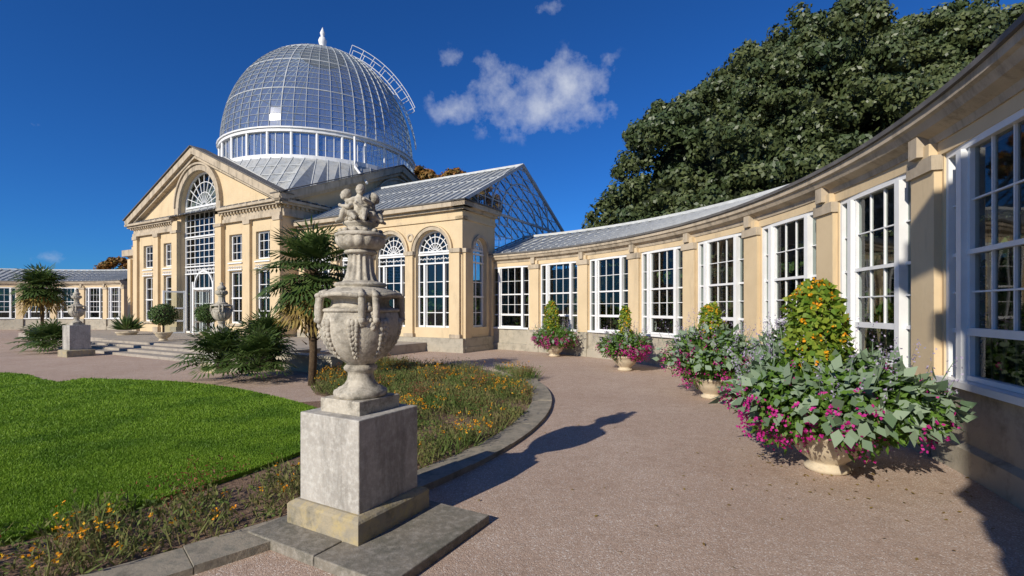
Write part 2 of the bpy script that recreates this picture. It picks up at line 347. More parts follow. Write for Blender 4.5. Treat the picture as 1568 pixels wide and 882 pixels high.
# ---------------------------------------------------------------- central conservatory
con=empty('domed_conservatory')
wl=MB();tr=MB();wh=MB();gl=MB();rf=MB();rb=MB();ld=MB()
U0,U1,V0,V1=20.7,34.9,14.6,30.2; UC,VC=27.8,22.4
zr=lambda c,half:(lambda s:6.9+3.3*(1-abs(s-c)/half))
def gable_front(F,c,half,full,base):
    s0,s1=c-half,c+half
    cols=[]
    if full:
        cols=[(c-5.6,.55,[(.95,3.62,False),(4.15,5.5,False)]),(c-3.35,.55,[(.95,3.62,False),(4.15,5.5,False)]),
              (c,1.85,[(base,7.35,True)]),
              (c+3.2,.55,[(.95,3.62,False),(4.15,5.5,False)]),(c+5.55,.55,[(.95,3.62,False),(4.15,5.5,False)])]
    else: cols=[(c,1.85,[(base+.3,7.35,True)])]
    arch_wall(wl,F,s0,s1,base,zr(c,half),cols,.4)
    for sg in (-1,1):
        e=c+sg*(half+.35)
        tr.bar(F,(c,10.22),(e,6.9-.02),.34,-.1,.42); tr.bar(F,(c,10.02-.1),(e,6.66),.16,-.05,.26)
        ld.bar(F,(c+sg*.02,10.44),(e+sg*.1,7.10),.05,-.3,.5)
        a,b=sorted((c+sg*2.3,c+sg*(half+.02)))
        tr.box(F,a,b,.0,.16,6.1,6.28); tr.box(F,a,b,.0,.10,6.28,6.5); wl.box(F,a,b+0,.0,.13,6.5,6.62)
        tr.box(F,a-(.0 if sg>0 else .36),b+(.36 if sg>0 else 0),.0,.30,6.62,6.72); tr.box(F,a-(.0 if sg>0 else .40),b+(.40 if sg>0 else 0),.0,.42,6.722,6.84)
        k=a+.1
        while k<b: tr.box(F,k,k+.09,.10,.24,6.50,6.615); k+=.26
        x=c+sg*2.15; wl.box(F,x-.28,x+.28,.0,.22,base,5.95); tr.box(F,x-.33,x+.33,.0,.28,5.95,6.1); tr.box(F,x-.33,x+.33,.0,.28,base,base+.35)
        wl.box(F,x-.28,x+.28,.0,.2,6.1,6.62);
    arch_ring(tr,F,c,1.86,2.16,7.35,.0,.14); arch_ring(tr,F,c,2.16,2.26,7.35,.0,.22)
    for sg in (-1,1):
        tr.box(F,c+sg*2.06-.2,c+sg*2.06+.2,.0,.16,6.842,7.35)
    hz=[base+.35*k for k in range(10,20) if base+.35*k<7.2]
    window(wh,gl,F,c,1.85,base,7.35,True,8,[z for z in hz],-.3,.1,.035,9,[(3.65,.07),(4.05,.07),(5.7,.08)])
    for k in range(14):
        x=c-1.75+.25*k+.12; arch_ring(wh,F,x,.07,.10,3.83,-.29,-.24,6); wh.box(F,x-.1,x-.07,-.29,-.24,3.69,3.83)
    if full:
        for cc in (c-5.6,c-3.35,c+3.2,c+5.55):
            window(wh,gl,F,cc,.55,.95,3.62,False,2,(1.6,2.9),-.22,.09,.035,heavy=((2.25,.07),))
            window(wh,gl,F,cc,.55,4.15,5.5,False,3,(4.6,5.05),-.22,.08,.03)
            wh.box(F,cc-.6,cc+.6,.0,.06,3.66,3.72); wh.box(F,cc-.6,cc+.6,.0,.06,4.0,4.06)
            for k in range(6): arch_ring(wh,F,cc-.5+.2*k,.05,.075,3.80,.01,.04,6); wh.box(F,cc-.56+.2*k,cc-.54+.2*k,.0,.04,3.72,3.82)
            tr.box(F,cc-.66,cc+.66,.0,.10,.84,.93)
        for x in (c-6.85,c-4.5,c+4.35,c+6.85):
            wl.box(F,x-.24,x+.24,.0,.14,base,5.9); tr.box(F,x-.28,x+.28,.0,.19,5.9,6.1); tr.box(F,x-.28,x+.28,.0,.18,base,base+.3)
        for x in (-1.0,1.0): wh.box(F,c+x-.06,c+x+.06,-.28,-.16,base,3.2)
        wh.box(F,c-.05,c+.05,-.28,-.16,base,2.75); wh.box(F,c-.94,c+.94,-.285,-.165,2.75,2.87)
        arch_ring(wh,F,c,.86,.94,2.88,-.28,-.2,14)
        for x in (-.75,-.3,.3,.75): wh.box(F,c+x-.02,c+x+.02,-.28,-.2,base+.1,2.75)
        for z in (1.2,2.0): wh.box(F,c-.94,c+.94,-.275,-.21,z-.02,z+.02)
FF=lambda s,d,z:UV(s,V0-d,z)
FR=lambda s,d,z:UV(U0-d,s,z)
FL=lambda s,d,z:UV(U1+d,s,z)
FB=lambda s,d,z:UV(s,V1+d,z)
gable_front(FF,UC,7.1,True,.352)
gable_front(FR,VC,7.8,False,.01)
arch_wall(wl,FL,V0,V1,0,zr(VC,7.8),[],.1); arch_wall(wl,FB,U0,U1,0,zr(UC,7.1),[],.1)
for F,c,h,l0,l1 in ((lambda s,t,z:UV(s,t,z),UC,7.1,V0-.3,V1+.3),(lambda s,t,z:UV(t,s,z),VC,7.8,U0-.3,U1+.3)):
    for sg in (-1,1):
        rf.poly([F(c,l0,10.3),F(c,l1,10.3),F(c+sg*(h+.3),l1,6.88),F(c+sg*(h+.3),l0,6.88)])
        for t in np.arange(l0,l1,.55): rb.bar3(F(c,t,10.33),F(c+sg*(h+.3),t,6.91),.04,.05)
DC=(UV(UC,VC,0)[0]+.22,UV(UC,VC,0)[1],0)
NS=64; rim=[];sq=[]
for i in range(NS):
    a=2*pi*i/NS+pi/NS; cu,sv=math.cos(a),math.sin(a)
    k=min(7.0/abs(cu) if abs(cu)>1e-6 else 99,7.7/abs(sv) if abs(sv)>1e-6 else 99)
    q=UV(6.2*cu,6.2*sv,10.15)
    rim.append((DC[0]+q[0],DC[1]+q[1],q[2])); sq.append(UV(UC+k*cu,VC+k*sv,6.95))
sk=MB()
for i in range(NS):
    j=(i+1)%NS; sk.poly([rim[i],rim[j],sq[j],sq[i]]); rb.bar3(rim[i],sq[i],.04,.06)
    for t in (.2,.4,.6,.8):
        p=Vector(rim[i]).lerp(Vector(sq[i]),t); q=Vector(rim[j]).lerp(Vector(sq[j]),t); rb.bar3(p,q,.03)
sk.obj('roof_skirt_glazing',M['roofg'],con)
wl.obj('walls',M['cream'],con); tr.obj('cornices',M['cornice'],con); wh.obj('window_frames',M['white'],con)
gl.obj('window_panes',M['glass'],con,recalc=False); rf.obj('roof',M['lead'],con); ld.obj('roof_flashing',M['lead'],con)
rb.obj('roof_bars',M['rib'],con); rb=MB()
dr=MB(); RD=5.98
def ringprof(r0,r1,z0,z1,mb,n=64): mb.lathe([(r0,z0),(r1,z0),(r1,z1),(r0,z1),(r0,z0)],DC,n)
ringprof(RD-.15,RD+.26,10.05,10.30,dr); ringprof(RD-.15,RD+.16,11.62,11.80,dr); ringprof(RD-.2,RD+.24,11.802,11.88,dr)
for i in range(28):
    a=2*pi*i/28+.1
    p=Vector((math.cos(a),math.sin(a),0))
    dr.tube([Vector(DC)+p*(RD+.06)+Vector((0,0,10.3)),Vector(DC)+p*(RD+.06)+Vector((0,0,11.65))],.08,8)
    for da in (.075,.15): 
        q=Vector((math.cos(a+da),math.sin(a+da),0)); dr.bar3(Vector(DC)+q*RD+Vector((0,0,10.3)),Vector(DC)+q*RD+Vector((0,0,11.65)),.025)
dr.obj('drum_frame',M['white'],con)
dg=MB(); dg.lathe([(RD-.03,10.3),(RD-.03,11.65)],DC,56)
prof=[]; DH=7.0
for i in range(25):
    t=i/24*rad(78.5); c_,s_=math.cos(t),math.sin(t)
    prof.append(((RD+.02)*c_**.93,11.86+DH*s_/math.sin(rad(78.5))))
dg.lathe(prof,DC,56); dg.obj('dome_glazing',M['dome'],con,recalc=False)
for i in range(56):
    a=2*pi*i/56; t=.055 if i%7==0 else .026
    for (p,q) in zip(prof[:-1],prof[1:]):
        rb.bar3((DC[0]+p[0]*math.cos(a)*1.004,DC[1]+p[0]*math.sin(a)*1.004,p[1]),(DC[0]+q[0]*math.cos(a)*1.004,DC[1]+q[0]*math.sin(a)*1.004,q[1]),t,.05)
for k,(r,z) in enumerate(prof):
    if k>0:
        w=.016 if k%6 else .055
        rb.lathe([(r*1.0,z-w/2),(r*1.004+.012,z-w/2),(r*1.004+.012,z+w/2),(r,z+w/2),(r,z-w/2)],DC,56)
rb.obj('dome_glazing_bars',M['drib'],con)
r1=prof[-1][0]; z1=prof[-1][1]
fn=MB(); fn.lathe([(r1+.12,z1-.05),(r1+.15,z1+.05),(r1*.8,z1+.16),(.45,z1+.30),(.25,z1+.55),(.16,z1+.65),(.13,z1+.75),(.24,z1+.95),(.28,z1+1.15),(.2,z1+1.35),(.1,z1+1.42),(.13,z1+1.52),(.17,z1+1.68),(.08,z1+1.9),(0,z1+2.1)],DC,20)
fn.obj('finial',M['white'],con,True)
la=MB(); az=Vector((.97,.22,0)).normalized(); tn=Vector((-az.y,az.x,0))
for off in (-.35,.35):
    pts=[];pts2=[]
    for i in range(3,24,1):
        p=prof[i]; d=Vector((p[0]/6.2,0,(p[1]-11.9)/7.2)); nn=(az*d.x+Vector((0,0,d.z))).normalized()
        b=Vector(DC)+az*p[0]+Vector((0,0,p[1]))+tn*off
        pts.append(b+nn*.35); pts2.append(b+nn*1.05)
    la.tube(pts,.035,6)
    la.tube(pts2[6:],.025,6)
    for a,b in list(zip(pts,pts2))[6::2]: la.tube([a,b],.022,5)
for i in range(3,24):
    p=prof[i]; d=Vector((p[0]/6.2,0,(p[1]-11.9)/7.2)); nn=(az*d.x+Vector((0,0,d.z))).normalized()
    b=Vector(DC)+az*p[0]+Vector((0,0,p[1]))+nn*.35
    la.tube([b-tn*.35,b+tn*.35],.025,5)
la.obj('dome_ladder',M['white'],con)
dp=MB(); th=math.atan2(-DC[1],-DC[0])+.28
pts=[(DC[0]+r*math.cos(th),DC[1]+r*math.sin(th),z) for r,z in ((RD+.3,11.7),(RD+.35,10.3),(RD+.4,9.9),(8.2,8.6))]
dp.tube(pts,.07,8)
dp.obj('rainwater_pipe',M['white'],con)
od=MB();og=MB()
for (px,dirx) in ((29.0,1),(26.6,-1)):
    G=lambda s,d,z,px=px,dirx=dirx:UV(px+dirx*.3*s+d,V0-.1-s,z)
    od.box(G,0,.07,0,.05,.36,2.7); od.box(G,.9,.97,0,.05,.36,2.7)
    for z in (.36,1.0,1.7,2.6): od.box(G,.07,.9,0,.05,z,z+.08)
    og.poly([G(.05,.02,.4),G(.92,.02,.4),G(.92,.02,2.65),G(.05,.02,2.65)])
od.obj('open_door_frames',M['white'],con); og.obj('open_door_panes',M['glass'],con,recalc=False)
k=46; C=np.array([UV(rng.uniform(22,33.5),rng.uniform(16.5,28),rng.uniform(.8,3.2)) for _ in range(k)])
P,T,Nn=clumps(C,rng.uniform(.7,1.3,k),110,.4,1.1); leaves('hall_plants',P,T,Nn,.45,.16,M['inplant'],con)
# ---------------------------------------------------------------- side pavilion
pav=empty('arched_pavilion')
wl=MB();tr=MB();wh=MB();gl=MB();rf=MB();rb=MB();ld=MB();gg=MB();bs=MB()
PU0,PV0,PV1,PZ=10.95,15.45,25.4,5.9; PVR=20.4
FF=lambda s,d,z:UV(s,PV0-d,z); FR=lambda s,d,z:UV(PU0-d,s,z)
arcs=[12.45,14.7,16.95,19.2]
arch_wall(wl,FF,PU0,20.69,0,5.2,[(c,.85,[(.95,4.02,True)]) for c in arcs],.35)
arch_wall(wl,FR,PV0,17.85,0,5.2,[(16.7,.5,[(.95,4.1,True)])],.35)
bs.box(FF,PU0-.12,20.6,.0,.14,0,.55); bs.box(FR,PV0+.0,17.95,.0,.14,.0,.55)
bs.box(FF,PU0-.16,20.6,.0,.18,.0,.2); bs.box(FR,PV0+.0,17.95,.0,.18,.001,.201)
for c in arcs:
    window(wh,gl,FF,c,.85,.95,4.02,True,4,(1.55,2.8),-.25,.07,.03,7,((2.2,.06),(3.55,.06),(3.92,.07)))
    for k in range(9): arch_ring(wh,FF,c-.72+.18*k,.05,.075,3.70,-.24,-.19,6)
    for x in (-.5,.5): wh.box(FF,c+x-.045,c+x+.045,-.255,-.13,.95,3.55)
    arch_ring(tr,FF,c,.86,1.0,4.02,.0,.07); arch_ring(wl,FF,c,1.0,1.06,4.02,.0,.11)
window(wh,gl,FR,16.7,.5,.95,4.1,True,2,(1.55,2.8),-.25,.08,.035,3,((2.2,.07),(3.6,.06),(3.95,.07)))
arch_ring(tr,FR,16.7,.51,.62,4.1,.0,.07)
for x in (PU0+.27,13.57,15.82,18.07,20.3):
    wl.box(FF,x-.2,x+.2,.0,.12,.55,3.9); tr.box(FF,x-.25,x+.25,.0,.17,3.9,4.06); tr.box(FF,x-.25,x+.25,.0,.165,.552,.7)
for x in (PV0+.25,17.6):
    wl.box(FR,x-.2,x+.2,.0,.12,.55,3.9); tr.box(FR,x-.25,x+.25,.0,.17,3.9,4.06)
for x in (13.57,15.82,18.07):
    n=16
    for i in range(n):
        a=2*pi*i/n;b=2*pi*(i+1)/n
        q=[(x+.10*math.cos(a),4.65+.10*math.sin(a)),(x+.17*math.cos(a),4.65+.17*math.sin(a)),(x+.17*math.cos(b),4.65+.17*math.sin(b)),(x+.10*math.cos(b),4.65+.10*math.sin(b))]
        tr.hexa([FF(s,.0,z) for s,z in q]+[FF(s,.05,z) for s,z in q])
for F,a,b,ex in ((FF,PU0,20.6,0),(FR,PV0,17.85,0)):
    wl.box(F,a-.06,b,-.3,.06,5.2,5.32); wl.box(F,a-.0,b,-.3,.02,5.32,5.55)
    tr.box(F,a-.16,b,-.3,.16,5.55,5.66); tr.box(F,a-.34,b,-.3,.34,5.66,5.84); ld.box(F,a-.38,b,-.3,.38,5.842,5.9)
RV=lambda v: PZ+(8.5-PZ)*(1-abs(v-PVR)/4.95)
def slope(v0,v1,u0,u1,mb): mb.poly([UV(u0,v0,RV(v0)),UV(u1,v0,RV(v0)),UV(u1,v1,RV(v1)),UV(u0,v1,RV(v1))])
slope(PV0,PVR,PU0,20.7,rf); slope(PVR,PV1,PU0,20.7,gg)
for u in np.arange(PU0,20.7,.42):
    rb.bar3(UV(u,PV0,PZ+.04),UV(u,PVR,8.54),.045,.05); rb.bar3(UV(u,PV1,PZ+.04),UV(u,PVR,8.54),.045,.05)
for t in (.33,.66): rb.bar3(UV(PU0,PV0+4.95*t,RV(PV0+4.95*t)+.02),UV(20.7,PV0+4.95*t,RV(PV0+4.95*t)+.02),.03,.03)
rb.bar3(UV(PU0-.05,PVR,8.56),UV(20.7,PVR,8.56),.14,.1)
rb.bar3(UV(PU0,PV0,PZ+.03),UV(PU0,PVR,8.55),.12,.14); rb.bar3(UV(PU0,PV1,PZ+.03),UV(PU0,PVR,8.55),.12,.14)
gg.poly([FR(PV0,-.06,PZ),FR(PVR,-.06,8.5),FR(PV1,-.06,PZ),FR(PV1,-.06,3.0),FR(17.85,-.06,3.0),FR(17.85,-.06,PZ)])
for v in np.arange(16,25.3,.55):
    rb.bar3(UV(PU0,v,3.2 if v>17.9 else PZ),UV(PU0,v,RV(v)),.028)
for z in np.arange(3.4,8.4,.5):
    hwid=(8.5-z)/(8.5-PZ)*4.95 if z>PZ else 4.95
    a=max(PVR-hwid,17.9 if z<PZ else PV0); rb.bar3(UV(PU0,a,z),UV(PU0,PVR+min(hwid,4.95),z),.028,.028,(0,.1,1))
for r in (1.5,2.2,2.9):
    for i in range(20):
        a=pi*i/20;b=pi*(i+1)/20
        rb.bar3(UV(PU0-.01,PVR+r*math.cos(a),5.4+r*math.sin(a)),UV(PU0-.01,PVR+r*math.cos(b),5.4+r*math.sin(b)),.05)
rb.bar3(UV(PU0,PV1,0),UV(PU0,PV1,PZ),.15); rb.bar3(UV(PU0,17.9,PZ-.05),UV(PU0,PV1,PZ-.05),.1)
wl.box(lambda a,b,z:UV(a,b,z),PU0,20.7,PV1,PV1+.3,0,3.5)
for v in np.arange(16,25.3,1.0): rb.bar3(UV(PU0+4,v,PZ-.1),UV(PU0+4,v,RV(v)-.1),.05)
for (nm,mb,mt) in (('walls',wl,'cream'),('mouldings',tr,'cornice'),('window_frames',wh,'white'),('roof_glazing',rf,'roofg'),('glazing_bars',rb,'rib'),('flashing',ld,'lead'),('base_course',bs,'basestone')):
    mb.obj(nm,M[mt],pav)
gl.obj('window_panes',M['glass'],pav,recalc=False); gg.obj('gable_panes',M['gableg'],pav,recalc=False)
k=30; C=np.array([UV(rng.uniform(11.8,20),rng.uniform(16.8,24),rng.uniform(.6,2.4)) for _ in range(k)])
P,T,Nn=clumps(C,rng.uniform(.5,1.0,k),110,.3,1.1); leaves('pavilion_plants',P,T,Nn,.34,.13,M['inplant'],pav)
lp=empty('arched_pavilion'); a=MB();b=MB()
FX=lambda s,d,z:UV(s,d,z)
a.box(FX,34.95,38.4,15.7,22,0,5.2); b.box(FX,34.95,38.7,15.4,22.2,5.2,5.6); a.box(FX,34.95,38.3,15.8,22,5.6,5.9)
for x in (35.5,38.1): a.box(FX,x-.2,x+.2,15.56,15.7,0,5.0)
a.obj('walls',M['cream'],lp); b.obj('cornice',M['cornice'],lp)
c=MB(); c.poly([UV(35,15.7,5.9),UV(38.4,15.7,5.9),UV(38.4,20,8),UV(35,20,8)]); c.obj('roof',M['roofg'],lp)
# ---------------------------------------------------------------- curved wings
def wing(name,cx,cy,R,bays,pitch,detail=True):
    root=empty(name)
    wl=MB();tr=MB();wh=MB();gl=MB();rf=MB();rb=MB();ld=MB();bs=MB();fl=MB();dk=MB()
    a0=min(bays)-pitch/2; a1=max(bays)+pitch/2
    def P(r,a,z): return (cx+r*math.cos(rad(a)),cy+r*math.sin(rad(a)),z)
    def sweep(mb,prof,st=None):
        n=int((a1-a0)/(st or 1.5)); k=len(prof); b=len(mb.v)
        for i in range(n+1):
            a=a0+(a1-a0)*i/n
            for (d,z) in prof: mb.v.append(P(R-d,a,z))
        for i in range(n):
            for j in range(k): mb.f.append((b+i*k+j,b+i*k+(j+1)%k,b+(i+1)*k+(j+1)%k,b+(i+1)*k+j))
        mb.f.append(tuple(b+j for j in range(k))); mb.f.append(tuple(b+n*k+j for j in range(k)))
    sweep(bs,[(.15,0),(.15,.26),(.07,.30),(.07,.87),(-.32,.87),(-.32,0)])
    sweep(tr,[(-.3,3.62),(.06,3.62),(.08,3.70),(.20,3.76),(.24,3.84),(.28,3.86),(.28,3.95),(-.3,3.95)])
    sweep(wl,[(-.3,3.47),(.04,3.47),(.04,3.62),(-.3,3.62)])
    sweep(ld,[(.32,3.952),(.32,4.01),(-.1,4.03),(-.1,3.952)])
    sweep(fl,[(-.33,.02),(-6,.02),(-6,.03),(-.33,.03)])
    sweep(bs,[(-6,0),(-6,.9),(-6.3,.9),(-6.3,0)]); sweep(tr,[(-6,3.4),(-6,3.8),(-6.3,3.8),(-6.3,3.4)])
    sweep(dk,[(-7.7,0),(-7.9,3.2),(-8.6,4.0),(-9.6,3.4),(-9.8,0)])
    n=int((a1-a0)/1.75)
    for i in range(n+1):
        a=a0+(a1-a0)*i/n
        rb.bar3(P(R-.1,a,4.07),P(R+3,a,5.13),.04,.06); 
        rb.bar3(P(R+6,a,4.0),P(R+3,a,5.13),.04,.06)
        if i<n:
            b=a0+(a1-a0)*(i+1)/n
            rf.poly([P(R-.1,a,4.02),P(R-.1,b,4.02),P(R+3,b,5.08),P(R+3,a,5.08)])
            rf.poly([P(R+6,a,3.95),P(R+6,b,3.95),P(R+3,b,5.08),P(R+3,a,5.08)])
            rb.bar3(P(R+3,a,5.16),P(R+3,b,5.16),.16,.1)
            for t in (.25,.5,.75): rb.bar3(P(R-.1+3.1*t,a,4.04+1.06*t),P(R-.1+3.1*t,b,4.04+1.06*t),.02,.02)
            if i%3==0: wh.bar3(P(R+6.1,a,.9),P(R+6.1,a,3.4),.08)
            else: wh.bar3(P(R+6.1,a,.9),P(R+6.1,a,3.4),.03)
            wh.bar3(P(R+6.1,a,2.2),P(R+6.1,b,2.2),.05); wh.bar3(P(R+6.1,a,1.5),P(R+6.1,b,1.5),.025); wh.bar3(P(R+6.1,a,2.85),P(R+6.1,b,2.85),.025)
    for i in range(len(bays)+1):
        a=a0+pitch*i
        for rr in (R+2.2,R+4.2): wh.bar3(P(rr,min(max(a,a0+.5),a1-.5),.03),P(rr,min(max(a,a0+.5),a1-.5),4.4),.07)
    hp=R*math.sin(rad(pitch/2))
    for ang in bays:
        ca,sa=math.cos(rad(ang)),math.sin(rad(ang)); Rc=R*math.cos(rad(pitch/2))
        F=lambda s,d,z:(cx+Rc*ca-sa*s-ca*d,cy+Rc*sa+ca*s-sa*d,z)
        o=.95
        for sg in (-1,1):
            x0,x1=sorted((sg*o,sg*hp)); wl.box(F,x0,x1,-.25,0,.87,3.47)
        wh.box(F,-o,o,-.16,.10,.872,.94)
        wh.box(F,-o,-o+.05,-.14,-.02,.94,3.47); wh.box(F,o-.05,o,-.14,-.02,.94,3.47); wh.box(F,-o+.05,o-.05,-.14,-.02,3.40,3.47)
        for sg in (-1,1):
            wh.box(F,sg*.60-.05,sg*.60+.05,-.14,.02,.94,3.40)
            a_,b_=sorted((sg*.65,sg*.90))
            for z,t in ((1.46,.05),(2.3,.04),(2.85,.018),(1.88,.018)): wh.box(F,a_,b_,-.11,-.06,z-t/2,z+t/2)
        for z,t in ((1.46,.08),(2.3,.05),(.97,.05)): wh.box(F,-.55,.55,-.11,-.03,z-t/2,z+t/2)
        for sg in (-1,1): wh.box(F,sg*.53-.02,sg*.53+.02,-.112,-.04,.995,3.40)
        for z in (2.85,1.88): wh.box(F,-.51,.51,-.10,-.06,z-.009,z+.009)
        for x in (-.17,.17): wh.box(F,x-.009,x+.009,-.10,-.062,1.50,3.40)
        tl=random.uniform(-.012,.012)
        gl.poly([F(-.92,-.085-tl,.94),F(.92,-.085+tl,.94),F(.92,-.085+tl,3.42),F(-.92,-.085-tl,3.42)])
    for i in range(len(bays)+1):
        ang=a0+pitch*i; ca,sa=math.cos(rad(ang)),math.sin(rad(ang))
        F=lambda s,d,z:(cx+R*ca-sa*s-ca*d,cy+R*sa+ca*s-sa*d,z)
        wl.box(F,-.24,.24,-.1,.10,.87,3.30); tr.box(F,-.27,.27,-.1,.14,3.30,3.47); wl.box(F,-.2,.2,-.1,.13,3.472,3.62)
        bs.box(F,-.28,.28,-.1,.18,0,.868)
        tr.box(F,-.09,.09,.0,.2,3.50,3.74)
    for a in (a0+.1,a1-.1):
        ld.poly([P(R+.3,a,0),P(R+6,a,0),P(R+6,a,3.9),P(R+3,a,5.05),P(R+.3,a,4.0)])
    for (nm,mb,mt) in (('walls',wl,'cream'),('cornice',tr,'cornice'),('window_frames',wh,'white'),('roof_glazing',rf,'roofg'),('roof_bars',rb,'rib'),('gutter',ld,'lead'),('base_course',bs,'basestone'),('floor',fl,'intfloor')):
        mb.obj(nm,M[mt],root)
    gl.obj('window_panes',M['glass'],root,recalc=False)
    k=210 if detail else 80
    A=rng.uniform(a0+2,a1-2,k); rr=R+rng.uniform(.9,4.8,k)
    H=rng.uniform(.4,2.5,k)*np.where(rr<R+2,.75,1.1)
    C=np.stack([cx+rr*np.cos(np.radians(A)),cy+rr*np.sin(np.radians(A)),H],1)
    Pp,T,Nn=clumps(C,rng.uniform(.3,.75,k),100,.2,1.2)
    leaves('interior_plants',Pp,T,Nn,.24,.09,M['inplant'],root)
    st=MB()
    for i in range(k):
        x_,y_,z_=C[i]; st.tube([(x_,y_,0.03),(x_+random.uniform(-.2,.2),y_,z_)],.025,5)
    for i in range(90): 
        a=random.uniform(a0+2,a1-2); r=R+random.uniform(.6,1.6); p=P(r,a,0.03); st.tube([p,P(r+random.uniform(-.2,.2),a+random.uniform(-1,1),random.uniform(1.8,3.2))],.014,5)
    st.obj('interior_stems',M['wood'],root)
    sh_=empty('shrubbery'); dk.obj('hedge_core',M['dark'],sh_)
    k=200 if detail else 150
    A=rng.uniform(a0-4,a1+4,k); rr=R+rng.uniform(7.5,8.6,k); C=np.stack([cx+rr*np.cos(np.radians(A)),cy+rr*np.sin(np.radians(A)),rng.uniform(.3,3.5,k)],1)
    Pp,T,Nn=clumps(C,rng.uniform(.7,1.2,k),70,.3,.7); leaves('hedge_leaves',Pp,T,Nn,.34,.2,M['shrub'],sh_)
    return root
WX,WY,WR,PITCH=-8.3,9.2,13.75,10.35
wing('curved_glazed_wing',WX,WY,WR,[53.0-PITCH*i for i in range(11)],PITCH)
wing('curved_glazed_wing',-37.5,27.0,13.4,[66+10.65*i for i in range(8)],10.65,False)
np_=empty('end_pavilion'); a=MB();b=MB()
a.box(F0,-.55,6.5,-8,-1.9,0,6.0); b.box(F0,-.70,6.7,-8.2,-1.75,6.0,6.3); b.box(F0,-.62,6.6,-8.1,-1.83,6.3,7.0);b.box(F0,-.95,6.9,-8.4,-1.5,7.0,7.3); b.box(F0,-.85,6.7,-8.2,-1.6,7.3,7.6)
a.obj('walls',M['cream'],np_); b.obj('cornice',M['cornice'],np_)
te=empty('stone_terrace'); a=MB()
a.box(FX,12.6,38,10.2,15.44,-.05,.35)
for k in range(3): a.box(FX,13.0,27.0,8.4+.45*k,8.4+.45*(k+1)+.02*(k==0),-.04,.09+.087*k)
a.box(FX,13,27,9.75,10.195,-.04,.349)
a.obj('steps',M['step'],te)
b=MB(); b.box(FX,10.2,12.58,8.6,8.95,-.02,.40); b.box(FX,10.2,12.58,8.55,9.0,.402,.47); b.box(FX,12.6,12.98,7.6,10.19,-.02,.42); b.box(FX,12.55,13.0,7.5,10.19,.422,.49)
b.obj('low_wall',M['basestone'],te,bevel=.01)
# ---------------------------------------------------------------- urns
def putti(parent,o,rot,s=1.0):
    g=MB()
    def cap(p,q,r0,r1,n=5):
        p=Vector(p);q=Vector(q)
        for i in range(n+1):
            t=i/n; c=p.lerp(q,t); g.ball(c,r0+(r1-r0)*t,n=10,m=7)
    for k,(ang,lean) in enumerate(((-20,.03),(188,.035),(265,-.01))):
        A=Matrix.Rotation(rad(ang),3,'Z')
        def T(x,y,z): 
            v=A@Vector((x,y,z)); return (v.x,v.y,v.z)
        hz=.190-.02*(k==0)+.035*(k==2)
        cap(T(.05,0,.04),T(.062,0,.075),.050,.047,3)
        cap(T(.062,0,.075),T(.064+lean*.5,0,hz-.072),.047,.040,4)
        cap(T(.064+lean*.5,0,hz-.07),T(.074+lean,.005,hz-.02),.026,.024,3)
        g.ball(T(.08+lean,.008,hz),.038,(1,1,1.08)); g.ball(T(.115+lean,.010,hz-.006),.008)
        g.ball(T(.095+lean,.012,hz-.018),.024); g.ball(T(.068+lean,.008,hz+.012),.037)
        cap(T(.065,.042,hz-.075),T(.10,.082,hz-.105),.023,.018); cap(T(.10,.082,hz-.105),T(.15,.05,hz-.095),.017,.013); g.ball(T(.158,.045,hz-.09),.015)
        cap(T(.065,-.042,hz-.075),T(.055,-.09,hz-.09),.023,.018); cap(T(.055,-.09,hz-.09),T(.02,-.12,hz-.06),.017,.013); g.ball(T(.015,-.125,hz-.055),.015)
        cap(T(.06,.03,.035),T(.135,.05,.05),.034,.027); cap(T(.135,.05,.05),T(.155,.045,-.01),.024,.017); cap(T(.155,.045,-.01),T(.178,.05,-.02),.015,.012,2)
        cap(T(.06,-.03,.035),T(.125,-.06,.03),.034,.027); cap(T(.125,-.06,.03),T(.16,-.02,-.005),.024,.017); cap(T(.16,-.02,-.005),T(.18,-.02,-.015),.015,.012,2)
    cap((0,0,-.02),(0,0,.07),.07,.05)
    for i in range(9):
        a=2*pi*i/9; g.ball((.115*math.cos(a),.115*math.sin(a),-.01+.01*(i%2)),.034,(1,1,.8))
    g.v=[(o[0]+s*(x*math.cos(rot)-y*math.sin(rot)),o[1]+s*(x*math.sin(rot)+y*math.cos(rot)),o[2]+s*z) for x,y,z in g.v]
    ob=g.obj('putti_group',M['urn'],parent,True)
    m=ob.modifiers.new('r','REMESH'); m.mode='VOXEL'; m.voxel_size=.0048*s; m.use_smooth_shade=True
    m=ob.modifiers.new('s','SMOOTH'); m.iterations=1; m.factor=.4
ROTP=math.atan2(.492,.870)
